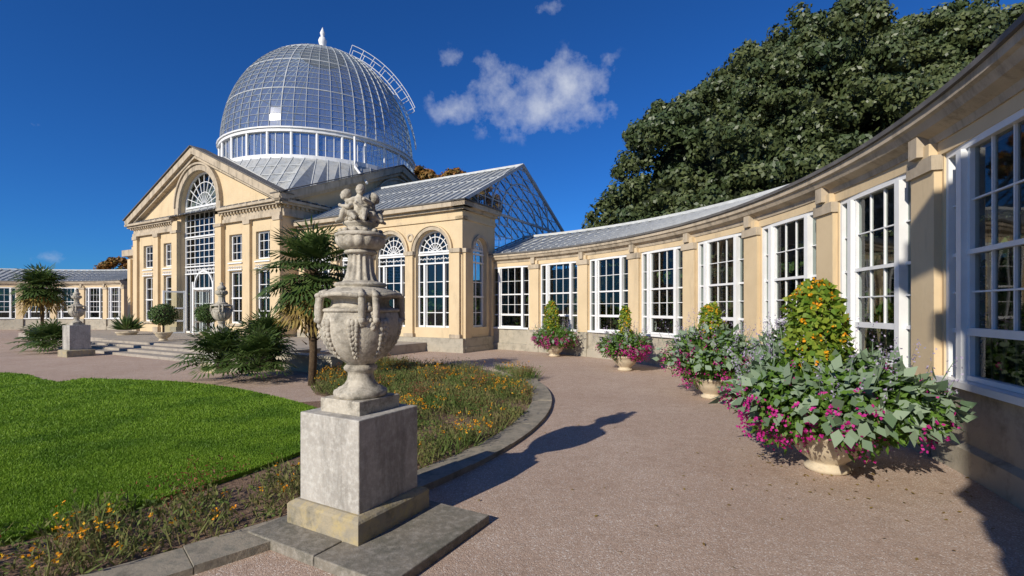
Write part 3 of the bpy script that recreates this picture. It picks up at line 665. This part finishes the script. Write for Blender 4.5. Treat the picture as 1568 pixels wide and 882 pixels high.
def urn(name,x,y,ped_half,base_half,base_h,ped_top,figs=True,S=1.0,nlob=8):
    root=empty(name)
    c,s=math.cos(-ROTP),math.sin(-ROTP)
    def F(a,b,z): return (x+a*c-b*s,y+a*s+b*c,z)
    p=MB(); 
    p.box(F,-ped_half,ped_half,-ped_half,ped_half,base_h-.01,ped_top); ob=p.obj('pedestal_block',M['plinth'],root,bevel=.008)
    p=MB(); bh=base_half
    lv=[(bh,0),(bh,base_h-.035),(bh-.012,base_h-.02),(ped_half+.02,base_h)]
    for (h0,z0),(h1,z1) in zip(lv[:-1],lv[1:]):
        q=[(-1,-1),(1,-1),(1,1),(-1,1)]
        for i in range(4):
            a,b=q[i],q[(i+1)%4]; p.poly([F(a[0]*h0,a[1]*h0,z0),F(b[0]*h0,b[1]*h0,z0),F(b[0]*h1,b[1]*h1,z1),F(a[0]*h1,a[1]*h1,z1)])
    h=lv[-1][0]; p.poly([F(-h,-h,base_h),F(h,-h,base_h),F(h,h,base_h),F(-h,h,base_h)])
    p.obj('pedestal_base',M['plinthb'],root)
    z0=ped_top; O=(x,y,z0)
    p=MB(); p.box(F,-.215*S,.215*S,-.215*S,.215*S,z0-.005,z0+.105*S); p.obj('urn_foot_slab',M['urn'],root,bevel=.006)
    pr=[(.19,.105),(.205,.115),(.21,.135),(.205,.155),(.18,.165),(.175,.175),(.15,.185),(.125,.205),(.105,.24),(.098,.28),(.102,.30),(.125,.315),(.132,.335),(.12,.352),(.105,.36)]
    u=MB(); u.lathe([(r*S,z*S) for r,z in pr],O,40)
    def lob(a,z): return 1+.05*(abs(math.cos((a-.12)*nlob/2+pi/2))**.55-.55)
    body=[(.10,.36),(.13,.385),(.175,.415),(.22,.455),(.254,.505),(.28,.56),(.297,.62),(.304,.68),(.302,.73),(.292,.775)]
    u2=MB(); u2.lathe([(r*S,z*S) for r,z in body],O,96,lob)
    sh=[(.285,.775),(.305,.782),(.308,.795),(.295,.805),(.25,.812),(.225,.83),(.222,.87),(.25,.888),(.298,.893),(.305,.91),(.295,.93),(.25,.95),(.20,.968),(.185,.978),(.20,.985),(.205,.998),(.19,1.01),(.15,1.018),(.125,1.03)]
    u.lathe([(r*S,z*S) for r,z in sh],O,40)
    def flute(a,z): return 1+.06*math.cos(a*14)
    col=[(.135,1.02),(.118,1.05),(.104,1.10),(.096,1.16),(.094,1.22),(.10,1.245)]
    u2.lathe([(r*S,z*S) for r,z in col],O,112,flute)
    cap=[(.10,1.235),(.125,1.245),(.13,1.26),(.115,1.272)]
    u.lathe([(r*S,z*S) for r,z in cap],O,40)
    def gad(a,z): return 1+.08*abs(math.cos(a*7))
    bowl=[(.10,1.27),(.14,1.285),(.172,1.31),(.183,1.345),(.178,1.375)]
    u2.lathe([(r*S,z*S) for r,z in bowl],O,112,gad)
    rim=[(.182,1.37),(.20,1.378),(.20,1.395),(.17,1.41),(.13,1.42),(.108,1.44),(.105,1.46),(.135,1.475),(.14,1.49),(.12,1.5),(0,1.505)]
    u.lathe([(r*S,z*S) for r,z in rim],O,40)
    u.obj('urn_mouldings',M['urn'],root,True); u2.obj('urn_body',M['urn'],root,True)
    orn=MB()
    def rbody(z):
        for (r0,a),(r1,b) in zip(body[:-1],body[1:]):
            if a<=z<=b: return r0+(r1-r0)*(z-a)/(b-a)
        return .30
    def at(a,r,z): return (x+S*r*math.cos(a),y+S*r*math.sin(a),z0+S*z)
    for i in range(nlob):
        a=2*pi*i/nlob+.12
        for k in range(8):
            z=.43+.037*k; r=rbody(z); w=.007+.0021*k
            for sg in (-1,1):
                orn.ball(at(a+sg*w*1.2/r,r*1.0,z),S*(w+.004),(1,1,1.6),8,5)
            orn.ball(at(a,r+.008,z+.008),S*(w*.8+.002),(1,1,1.5),8,5)
    for i in range(4):
        a=pi/2*i+(-ROTP)-pi/2+ .22
        ac=a+pi/4
        for da in (-.62,.62):
            pts=[at(a+da,r_,z_) for r_,z_ in ((.296,.66),(.312,.70),(.322,.76),(.320,.83),(.312,.885),(.295,.925),(.262,.945))]
            orn.tube(pts,[S*t for t in (.012,.022,.027,.027,.027,.024,.015)],8)
            orn.ball(at(a+da,.325,.715),S*.028); orn.ball(at(a+da,.318,.905),S*.030,(1,1,.8))
        pts=[at(a+t,.308+.008*math.cos(t*2.2),.900+.014*math.cos(t*3)) for t in np.linspace(-.6,.6,11)]
        orn.tube(pts,S*.018,8)
        for k in range(14):
            aa=ac+random.uniform(-.14,.14); z=random.uniform(.64,.86); orn.ball(at(aa,.308,z),S*random.uniform(.014,.024),(1,1,1.1),8,5)
    for i in range(12):
        a=2*pi*i/12; orn.ball(at(a,.155,1.42),S*.026,(1,1,.7),8,5)
    orn.obj('urn_carving',M['urn'],root,True)
    if figs: putti(root,(x,y,z0+S*1.515),.25,S*1.02)
    else:
        t=MB(); t.lathe([(.13*S,1.49*S),(.15*S,1.53*S),(.1*S,1.58*S),(.05*S,1.63*S),(.07*S,1.68*S),(0,1.74*S)],O,20); t.obj('urn_knop',M['urn'],root,True)
    return root
urn('stone_urn_on_pedestal',-1.20,3.85,.315,.38,.248,.91,True,.985)
urn('stone_urn_on_pedestal',-15.7,17.5,.30,.40,.25,1.12,False,.74)
urn('stone_urn_on_pedestal',-7.9,13.2,.30,.36,.25,1.08,False,.78)
c_,s_=math.cos(-ROTP),math.sin(-ROTP)
def FP(a,b,z): return (-1.2+a*c_-b*s_,3.85+a*s_+b*c_,z)
sl=MB(); sl.box(FP,-.50,.22,-.62,.50,-.02,.022); sl.box(FP,.228,.89,-.62,.50,-.02,.018)
sl.v=[(x,y,z+.05 if z>0 else z) for x,y,z in sl.v]
sl.obj('paving_slab',M['slab'],bevel=.008)
# ---------------------------------------------------------------- palms
def palm(name,x,y,h,nf,pet,bl,old=True,zmin=-35,trunk=True,nb=20,w=.035):
    root=empty(name)
    if trunk:
        t=MB(); t.tube([(x,y,0),(x+.03,y,h*.3),(x-.02,y+.02,h*.65),(x,y,h)],[.09,.08,.11,.13],12)
        for k in range(80):
            a=random.uniform(0,2*pi); z=random.uniform(h*.35,h*.98); r=.11
            t.tube([(x+r*math.cos(a),y+r*math.sin(a),z),(x+(r+.1)*math.cos(a),y+(r+.1)*math.sin(a),z+.09)],[.015,.006],4)
        t.obj('trunk',M['fibre'],root,True)
    st=MB(); P=[];T=[];Nn=[];LL=[];P2=[];T2=[];N2=[];L2=[]
    for i in range(nf):
        az=i*2.399+random.uniform(-.2,.2); f=i/nf
        el=rad(85-(85-zmin)*f**.9+random.uniform(-8,8))
        isold=old and f>.78
        d=Vector((math.cos(az)*math.cos(el),math.sin(az)*math.cos(el),math.sin(el)))
        L=pet*random.uniform(.7,1.15); o=Vector((x,y,h-.05-.25*f*(1 if trunk else .3)))
        tip=o+d*L+Vector((0,0,-.08*L)); st.tube([o,o+d*L*.5+Vector((0,0,.02)),tip],[.014,.010,.007],5)
        side=Vector((-math.sin(az),math.cos(az),0)); up=side.cross(d)*-1
        if up.z<0: up=-up
        d2=(d+Vector((0,0,-.35))).normalized(); up=(up+d*.3).normalized()
        for b in range(nb):
            th=rad(-150+300*b/(nb-1)); bd=(d2*math.cos(th)+side*math.sin(th)); bd=(bd+up*.12*abs(math.sin(th))).normalized()
            ln=bl*random.uniform(.85,1.05)*(1-.25*abs(th)/2.6)
            tgt=(P2,T2,N2,L2) if isold else (P,T,Nn,LL)
            tgt[0].append(tip);tgt[1].append(bd);tgt[2].append(up);tgt[3].append(ln*.62)
            e=tip+bd*ln*.52; bd3=(bd+Vector((0,0,-.55*random.uniform(.4,1.3)))).normalized()
            tgt[0].append(e);tgt[1].append(bd3);tgt[2].append(up);tgt[3].append(ln*.5)
    st.obj('leaf_stalks',M['palm'],root)
    leaves('fronds',np.array(P),np.array(T),np.array(Nn),np.array(LL),w,M['palm'],root,.25)
    if P2: leaves('old_fronds',np.array(P2),np.array(T2),np.array(N2),np.array(L2),w,M['palmy'],root,.25)
palm('fan_palm_tree',-4.45,10.8,2.6,60,.70,.62,True,-72,w=.05,nb=24)
palm('fan_palm_tree',-28.3,29.2,3.1,56,.8,.95,True,-60,w=.09)
palm('dwarf_fan_palm',-6.9,11.5,.55,40,.62,.5,False,-8,False,w=.045)
palm('dwarf_fan_palm',-5.85,11.2,.5,36,.55,.45,False,-8,False,w=.045)
palm('dwarf_fan_palm',-6.2,12.2,.85,40,.55,.5,False,-8,False,w=.045)
palm('dwarf_fan_palm',-17.6,18.6,.5,34,.55,.5,False,-8,False,w=.05)
palm('dwarf_fan_palm',-19.1,19.6,.4,28,.5,.5,False,-8,False,w=.05)
# ---------------------------------------------------------------- pots
def potmesh(root,x,y,z,s=1):
    p=MB(); p.lathe([(.17,0),(.20,.02),(.20,.05),(.15,.08),(.17,.11),(.26,.18),(.33,.28),(.36,.36),(.40,.38),(.41,.42),(.37,.43),(.34,.40),(0,.38)],(x,y,z),32,sx=s)
    p.v=[(a,b,z+(c-z)*s) for a,b,c in p.v]; p.obj('pot',M['pot'],root,True)
def flowerpot(name,x,y,ps,rw,zc,rh,ob_h,ob_r,lv=900,seed=0,mag=260,lav=0,obx=0,silverfac=.5,oy=0):
    root=empty(name); potmesh(root,x,y,0,ps)
    ac=math.atan2(-y,-x)
    def shell(n,lo=.75,hi=1.05,zmin=-1,zmax=1,mod=None):
        d=rdir(n*4); d=d[(d[:,2]>zmin)&(d[:,2]<zmax)][:n]
        az=np.arctan2(d[:,1],d[:,0])
        if mod is not None:
            kp=rng.uniform(0,1,len(d))<mod(az,d[:,2]); d=d[kp]; az=az[kp]
        k=len(d); bumps=1+.14*np.sin(d[:,0]*7+seed)*np.cos(d[:,1]*6+seed*2)+.08*np.sin(az*9+seed)
        P=np.array([x,y,zc])+d*np.array([rw,rw,rh])*(rng.uniform(lo,hi,k)*bumps)[:,None]
        zl=.10+.34*(.5+.5*np.cos(3*(az-ac)))**2*ps+.08*np.sin(az*8)**2
        keep=P[:,2]>=zl
        return P[keep],d[keep]
    P,d=shell(int(lv*2.0),.3,.95,-1,1); T=nrm(d+rdir(len(d))*.8); leaves('under_leaves',P,T,nrm(d+rdir(len(d))*.5),.10,.05,M['green'],root,.2)
    P,d=shell(int(lv*2.0),.75,1.05,-1,1); T=nrm(d*.5+rdir(len(d))*.9+np.array([0,0,-.2])); leaves('green_leaves',P,T,nrm(d+rdir(len(d))*.5),rng.uniform(.05,.11,len(d)),.042,M['green'],root,.2)
    P,d=shell(int(lv*silverfac),.85,1.12,-.25,1); T=nrm(d*.6+rdir(len(d))*.7+np.array([0,0,-.35])); ln=rng.uniform(.08,.19,len(d)); leaves('broad_leaves',P,T,nrm(d+rdir(len(d))*.35+np.array([0,0,.4])),ln,ln*.62,M['silver'],root,.12,.4)
    P,d=shell(int(mag*1.6),.98,1.14,-1,.22,lambda a,z:.25+.75*(np.sin(2*a+seed)>-.2))
    k=len(P); idx=np.repeat(np.arange(k),8); Q=P[idx]+rng.normal(0,.026,(len(idx),3)); Q[:,2]=np.maximum(Q[:,2],.03)
    leaves('magenta_flowers',Q,rdir(len(Q)),nrm(d[idx]+rdir(len(Q))*.6),.034,.030,M['magenta'],root)
    P,d=shell(mag//10,.98,1.1,.30,.95); idx=np.repeat(np.arange(len(P)),6)
    if len(P): Q=P[idx]+rng.normal(0,.02,(len(idx),3)); leaves('scattered_flowers',Q,rdir(len(Q)),nrm(d[idx]+rdir(len(Q))*.6),.030,.026,M['magenta'],root)
    if lav:
        P,d=shell(lav,.9,1.1,.0,1); lav=len(P); T=nrm(d*.4+np.array([0,0,1])+rdir(lav)*.2)
        leaves('flower_stems',P,T,rdir(lav),rng.uniform(.2,.4,lav),.012,M['silver'],root)
        idx=np.repeat(np.arange(lav),14); Q=P[idx]+T[idx]*rng.uniform(.12,.40,len(idx))[:,None]+rng.normal(0,.015,(len(idx),3))
        leaves('lavender_flowers',Q,rdir(len(Q)),rdir(len(Q)),.028,.018,M['lav'],root)
    if ob_h:
        z0=zc+rh*.45; n=int(2400*ob_r/.3)
        t=rng.uniform(0,1,n); a=rng.uniform(0,2*pi,n)
        rr=ob_r*(1-.35*t**2.5)*(1+.13*np.sin(a*3+t*9)+.1*np.sin(t*14+a))*np.sqrt(np.clip((1.03-t)*5,0,1))*rng.uniform(.75,1.1,n)
        d=np.stack([np.cos(a),np.sin(a),np.full(n,.25)],1)
        P=np.stack([x+obx+rr*np.cos(a),y+oy+rr*np.sin(a),z0+(ob_h-z0)*t],1)
        T=nrm(rdir(n)+d*.4+np.array([0,0,-.4]))
        leaves('climber_leaves',P,T,nrm(d+rdir(n)*.4),rng.uniform(.05,.10,n),rng.uniform(.04,.075,n),M['lime'],root,.1)
        m=int(n*.055); sel=rng.permutation(n)[:m]; idx=np.repeat(sel,5)
        Q=P[idx]+d[idx]*.04+rng.normal(0,.010,(len(idx),3)); leaves('orange_flowers',Q,rdir(len(idx)),nrm(d[idx]+rdir(len(idx))*.5),.032,.027,M['orange' if seed%2 else 'yellow'],root)
        s=MB(); 
        for k in range(6):
            a=k*pi/3; s.tube([(x+obx+ob_r*.85*math.cos(a),y+oy+ob_r*.85*math.sin(a),.35),(x+obx,y+oy,ob_h)],.008,4)
        s.obj('obelisk_canes',M['wood'],root)
flowerpot('planted_flower_pot',3.32,5.12,1.05,.90,.74,.44,1.98,.27,1900,1,330,50,-.08,.55,.05)
flowerpot('planted_flower_pot',3.80,9.25,.95,.74,.78,.50,1.78,.18,1300,2,250,70,.0,.5)
flowerpot('planted_flower_pot',3.12,13.4,1.0,.68,.66,.36,1.75,.13,900,4,260,40,.0,.2)
flowerpot('planted_flower_pot',1.52,17.4,1.0,.74,.66,.40,1.95,.24,900,6,240,40,-.1,.2)
flowerpot('planted_flower_pot',4.45,7.6,.9,.52,.85,.5,0,.0,800,3,30,70,0,1.0)
def topiary(name,x,y,z,r,zc):
    root=empty(name); potmesh(root,x,y,z,.85)
    n=2600; d=rdir(n); P=np.array([x,y,zc])+d*r*rng.uniform(.85,1.04,n)[:,None]*np.array([1,1,.85]); 
    leaves('clipped_crown',P,nrm(rdir(n)),nrm(d+rdir(n)*.6),.07,.045,M['shrub'],root)
    t=MB(); t.tube([(x,y,z+.3),(x,y,zc)],.04,6); t.ball((x,y,zc),r*.8,(1,1,.85),14,8); t.obj('stem',M['bark'],root,True)
topiary('potted_topiary',-14.8,20.6,.35,.52,1.45+.0)
topiary('potted_topiary',-13.1,20.9,.35,.47,1.50)
rt=empty('potted_agave'); potmesh(rt,-20,25.2,.0,1.2)
n=160; d=rdir(n); d[:,2]=np.abs(d[:,2])*.9+.15; leaves('spiky_leaves',np.tile(np.array([-20,25.2,.6]),(n,1)),d,rdir(n),rng.uniform(.7,1.0,n),.09,M['palm'],rt,.2)
# ---------------------------------------------------------------- bed planting
def scatter_bed():
    xs=rng.uniform(-8,1,120000); ys=rng.uniform(1,15.5,120000)
    ok=inpoly(xs,ys,bed_pts); xs,ys=xs[ok],ys[ok]
    cl=np.sin(xs*3.1+1)*np.cos(ys*2.7)+np.sin(xs*7.3+ys*5.1)*.6+np.sin(ys*1.3-xs*2.2)*.5
    keep=(rng.uniform(-1.9,1.1,len(xs))<cl)
    dx,dy=xs+1.2,ys-3.85; keep&=~((np.hypot(dx,dy)<.62))
    a=dx*c_+dy*s_; b=-dx*s_+dy*c_; keep&=~((a>-.55)&(a<.95)&(b>-.68)&(b<.56))
    return xs[keep],ys[keep],cl[keep]
xs,ys,cl=scatter_bed()
def sub(k): 
    s=rng.permutation(len(xs))[:k]; return xs[s],ys[s],cl[s]
x,y,c=sub(36000); n=len(x)
far=np.clip((y-5)/6,0,1)
H=(rng.uniform(.06,.23,n)*(1+.45*c)+far*.08)
H=np.clip(H,.04,.42)
T=np.stack([rng.normal(0,.5,n),rng.normal(0,.5,n),np.ones(n)],1)
leaves('flower_bed_plants',np.stack([x,y,np.full(n,.01)],1),T,rdir(n),H,rng.uniform(.006,.016,n),M['straw'],None,.1)
T=nrm(T); P0=np.stack([x,y,np.full(n,.01)],1)
s=rng.permutation(n)[:34000]; Q=P0[s]+T[s]*(H[s]*rng.uniform(.2,1,len(s)))[:,None]
leaves('flower_bed_foliage',Q,nrm(rdir(len(s))+np.array([0,0,.4])),nrm(rdir(len(s))+np.array([0,0,.6])),rng.uniform(.03,.07,len(s)),.022,M['bedg'],None)
x,y,c=sub(26000); patch=np.sin(x*2.3+2)*np.cos(y*1.9+1)+rng.normal(0,.45,len(x)); m=patch>.65
x,y,c=x[m][:850],y[m][:850],c[m][:850]; far=np.clip((y-5)/6,0,1)
hz=rng.uniform(.12,.26,len(x))*(1+.4*c)+far*.10
Q=np.repeat(np.stack([x,y,np.clip(hz,.06,.45)],1),5,0)+rng.normal(0,.011,(len(x)*5,3))
leaves('orange_bed_flowers',Q,rdir(len(Q)),nrm(rdir(len(Q))+np.array([0,0,1.])),.022,.018,M['orange'],None)
x,y,c=sub(9000); m=(np.sin(x*3+.4)*np.cos(y*2.2)+rng.normal(0,.3,len(x)))>.8
x,y=x[m],y[m]; Q=np.repeat(np.stack([x,y,rng.uniform(.15,.36,len(x))],1),6,0)+rng.normal(0,.03,(len(x)*6,3))
leaves('seed_heads',Q,rdir(len(Q)),rdir(len(Q)),.03,.012,M['red'],None)
n=260; a=rng.uniform(-35,50,n); r=rng.uniform(8.8,13.1,n)
P=np.stack([CX+r*np.cos(np.radians(a)),CY+r*np.sin(np.radians(a)),np.full(n,.012)],1); k=n//3
P[:k,0]=3.2+rng.normal(0,.9,k); P[:k,1]=4.8+rng.normal(0,.5,k)
T=rdir(n); T[:,2]*=.15; leaves('fallen_leaves',P,T,np.tile([0,0,1.],(n,1))+rdir(n)*.3,rng.uniform(.025,.05,n),.022,M['palmy'])
# ---------------------------------------------------------------- trees
def tree(name,ells,nb,per,leafL,leafW,m,trunk=None,br=(1.3,2.4),sub=9,cr=(.55,1.0),core=.72):
    """ells -> boughs on their surface -> small clumps on each bough -> leaves"""
    root=empty(name); B=[];BD=[]
    tot=sum(e[3]*e[4] for e in ells)
    for i,(x,y,z,rx,rz) in enumerate(ells):
        k=max(3,int(nb*rx*rz/tot))
        d=rdir(k*5); d=d[(d[:,2]>-.75)&(d[:,1]<.55)]
        p=np.array([x,y,z])+d*np.array([rx,rx,rz])*rng.uniform(.74,1.0,len(d))[:,None]
        ok=np.ones(len(p),bool)
        for j,(x2,y2,z2,r2,h2) in enumerate(ells):
            if j!=i: ok&=(((p-np.array([x2,y2,z2]))/np.array([r2,r2,h2]))**2).sum(1)>.5
        p=p[ok];d=d[ok]
        sel=[]
        for a in range(len(p)):
            if all(np.linalg.norm(p[a]-p[b])>br[0]*.85 for b in sel): sel.append(a)
            if len(sel)>=k: break
        B.append(p[sel]); BD.append(d[sel])
    B=np.concatenate(B);BD=np.concatenate(BD); BR=rng.uniform(*br,len(B))
    idx=np.repeat(np.arange(len(B)),sub); dd=nrm(rdir(len(idx))+BD[idx]*.55+np.array([0,0,.35]))
    C=B[idx]+dd*(BR[idx]*rng.uniform(.75,1.05,len(idx)))[:,None]*np.array([1,1,.72])
    Rr=rng.uniform(*cr,len(C))
    P,T,Nn=clumps(C,Rr,per,leafL,.5)
    n2=len(B)*60; i2=np.repeat(np.arange(len(B)),60); P2=B[i2]+rdir(n2)*(BR[i2]*rng.uniform(.3,.85,n2))[:,None]
    P=np.concatenate([P,P2]);T=np.concatenate([T,rdir(n2)]);Nn=np.concatenate([Nn,rdir(n2)])
    leaves('crown',P,T,Nn,leafL*rng.uniform(.7,1.2,len(P)),leafW,m,root,.15)
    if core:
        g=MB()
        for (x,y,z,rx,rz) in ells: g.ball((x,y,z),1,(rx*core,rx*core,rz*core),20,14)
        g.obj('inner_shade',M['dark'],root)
    if trunk:
        t=MB(); x,y,r,h=trunk; t.tube([(x,y,-.1),(x+.2,y,h*.4),(x,y,h)],[r*1.3,r,r*.7],12)
        for e in ells: t.tube([(x,y,h*.7),((x+e[0])/2,(y+e[1])/2,(h+e[2])/2-1),(e[0],e[1],e[2])],[r*.6,r*.4,r*.15],8)
        t.obj('trunk_and_limbs',M['bark'],root,True)
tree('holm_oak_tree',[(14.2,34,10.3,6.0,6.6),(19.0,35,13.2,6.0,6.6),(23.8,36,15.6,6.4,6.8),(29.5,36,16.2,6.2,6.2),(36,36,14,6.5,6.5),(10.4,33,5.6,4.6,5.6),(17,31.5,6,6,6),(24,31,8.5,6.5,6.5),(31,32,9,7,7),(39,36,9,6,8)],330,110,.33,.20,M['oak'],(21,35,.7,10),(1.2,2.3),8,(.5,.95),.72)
tree('pine_tree',[(35,47,25,5,3.2),(41,47,26.5,5,3),(47,46,25,6,4),(30,48,24,3,2),(50,46,19,7,6)],60,100,.5,.16,M['pine'],(41,48,.6,22),(1.2,2.0),6,(.6,1.1),.55)
tree('autumn_tree',[(-9.5,62,15.5,4.2,3.6),(-6,62,14.5,3.6,3.2),(-12,63,14,4,4)],36,90,.4,.25,M['autumn'],(-9,62,.4,12),(1.1,1.9),6,(.5,.9),.6)
tree('distant_tree',[(-53.2,66,6.2,2.2,2.2),(-50.8,66,5.8,1.8,1.6)],14,80,.35,.22,M['autumn'],(-52,66,.3,5),(.6,1.1),5,(.4,.7),.5)
tree('autumn_tree',[(35,33,15.5,2.5,2.5),(37,34,19,2.5,2.5)],14,80,.35,.2,M['autumn'],(37,34,.3,13),(.7,1.3),4,(.4,.8),0)
# ---------------------------------------------------------------- world, sun, camera
w=bpy.data.worlds.new('World'); sc.world=w; w.use_nodes=True; nt=w.node_tree; nt.nodes.clear()
out=N(nt,'ShaderNodeOutputWorld'); bg=N(nt,'ShaderNodeBackground'); nt.links.new(bg.outputs[0],out.inputs[0])
sky=N(nt,'ShaderNodeTexSky'); sky.sky_type='NISHITA'; sky.sun_disc=False
EL=26.7; sdir=Vector((-.602,-.798,0)).normalized()
sky.sun_elevation=rad(EL); sky.sun_rotation=math.atan2(sdir.x,sdir.y)%(2*pi)
sky.air_density=1.0; sky.dust_density=.2; sky.ozone_density=3.0; sky.altitude=800
tint=mixc(nt,1.0,sky.outputs[0],(.19,.64,1.30),'MULTIPLY')
tc=N(nt,'ShaderNodeTexCoord'); g=tc.outputs['Generated']
def dirpx(px,py): return Vector(((px-784)/743,1,(473-py)/743)).normalized()
blobs=[((812,158),.16,.055,1.0),((880,132),.09,.055,.95),((705,162),.06,.035,.9),((910,168),.06,.035,.8),((690,92),.03,.022,.7),((745,105),.06,.03,.55),((840,12),.035,.015,.55),((905,100),.04,.02,.55),((50,190),.03,.008,.3),((80,395),.05,.012,.35)]
cur=None
for (p,rx,rz,amp) in blobs:
    d=dirpx(*p)
    s=N(nt,'ShaderNodeVectorMath',operation='SUBTRACT'); nt.links.new(g,s.inputs[0]); s.inputs[1].default_value=d
    m_=N(nt,'ShaderNodeVectorMath',operation='MULTIPLY'); nt.links.new(s.outputs[0],m_.inputs[0]); m_.inputs[1].default_value=(1/rx,1/rx,1/rz)
    l=N(nt,'ShaderNodeVectorMath',operation='LENGTH'); nt.links.new(m_.outputs[0],l.inputs[0])
    r_=N(nt,'ShaderNodeMapRange'); r_.inputs[1].default_value=1.4; r_.inputs[2].default_value=0; r_.inputs[3].default_value=0; r_.inputs[4].default_value=amp; nt.links.new(l.outputs['Value'],r_.inputs[0])
    if cur is None: cur=r_.outputs[0]
    else:
        mx=N(nt,'ShaderNodeMath',operation='MAXIMUM'); nt.links.new(cur,mx.inputs[0]); nt.links.new(r_.outputs[0],mx.inputs[1]); cur=mx.outputs[0]
nz=N(nt,'ShaderNodeTexNoise'); nz.inputs['Scale'].default_value=17; nz.inputs['Detail'].default_value=8; nz.inputs['Roughness'].default_value=.6; nt.links.new(g,nz.inputs['Vector'])
ad=N(nt,'ShaderNodeMath',operation='MULTIPLY_ADD'); nt.links.new(nz.outputs['Fac'],ad.inputs[0]); ad.inputs[1].default_value=2.2; ad.inputs[2].default_value=-1.2
a2=N(nt,'ShaderNodeMath',operation='ADD'); nt.links.new(ad.outputs[0],a2.inputs[0]); nt.links.new(cur,a2.inputs[1])
gate=ramp(nt,cur,.02,.25); cf=ramp(nt,a2.outputs[0],.2,1.35)
mu=N(nt,'ShaderNodeMath',operation='MULTIPLY'); nt.links.new(gate,mu.inputs[0]); nt.links.new(cf,mu.inputs[1])
fin=mixc(nt,mu.outputs[0],tint,(7.6,8.1,9.3))
nt.links.new(fin,bg.inputs[0]); bg.inputs[1].default_value=.082
sl_=bpy.data.lights.new('sun','SUN'); sl_.energy=5; sl_.angle=rad(.5); sl_.color=(1,.93,.82)
so=bpy.data.objects.new('sun',sl_); sc.collection.objects.link(so)
tosun=Vector((sdir.x*math.cos(rad(EL)),sdir.y*math.cos(rad(EL)),math.sin(rad(EL))))
so.rotation_euler=(-tosun).to_track_quat('-Z','Y').to_euler()
cam=bpy.data.cameras.new('camera'); co=bpy.data.objects.new('camera',cam); sc.collection.objects.link(co)
co.location=(0,0,1.7); co.rotation_euler=(rad(90),0,0); cam.sensor_width=36; cam.lens=743/1568*36
cam.shift_y=32/1568; cam.clip_end=2000; cam.clip_start=.05; sc.camera=co
sc.view_settings.view_transform='Standard'; sc.view_settings.look='None'; sc.view_settings.exposure=0
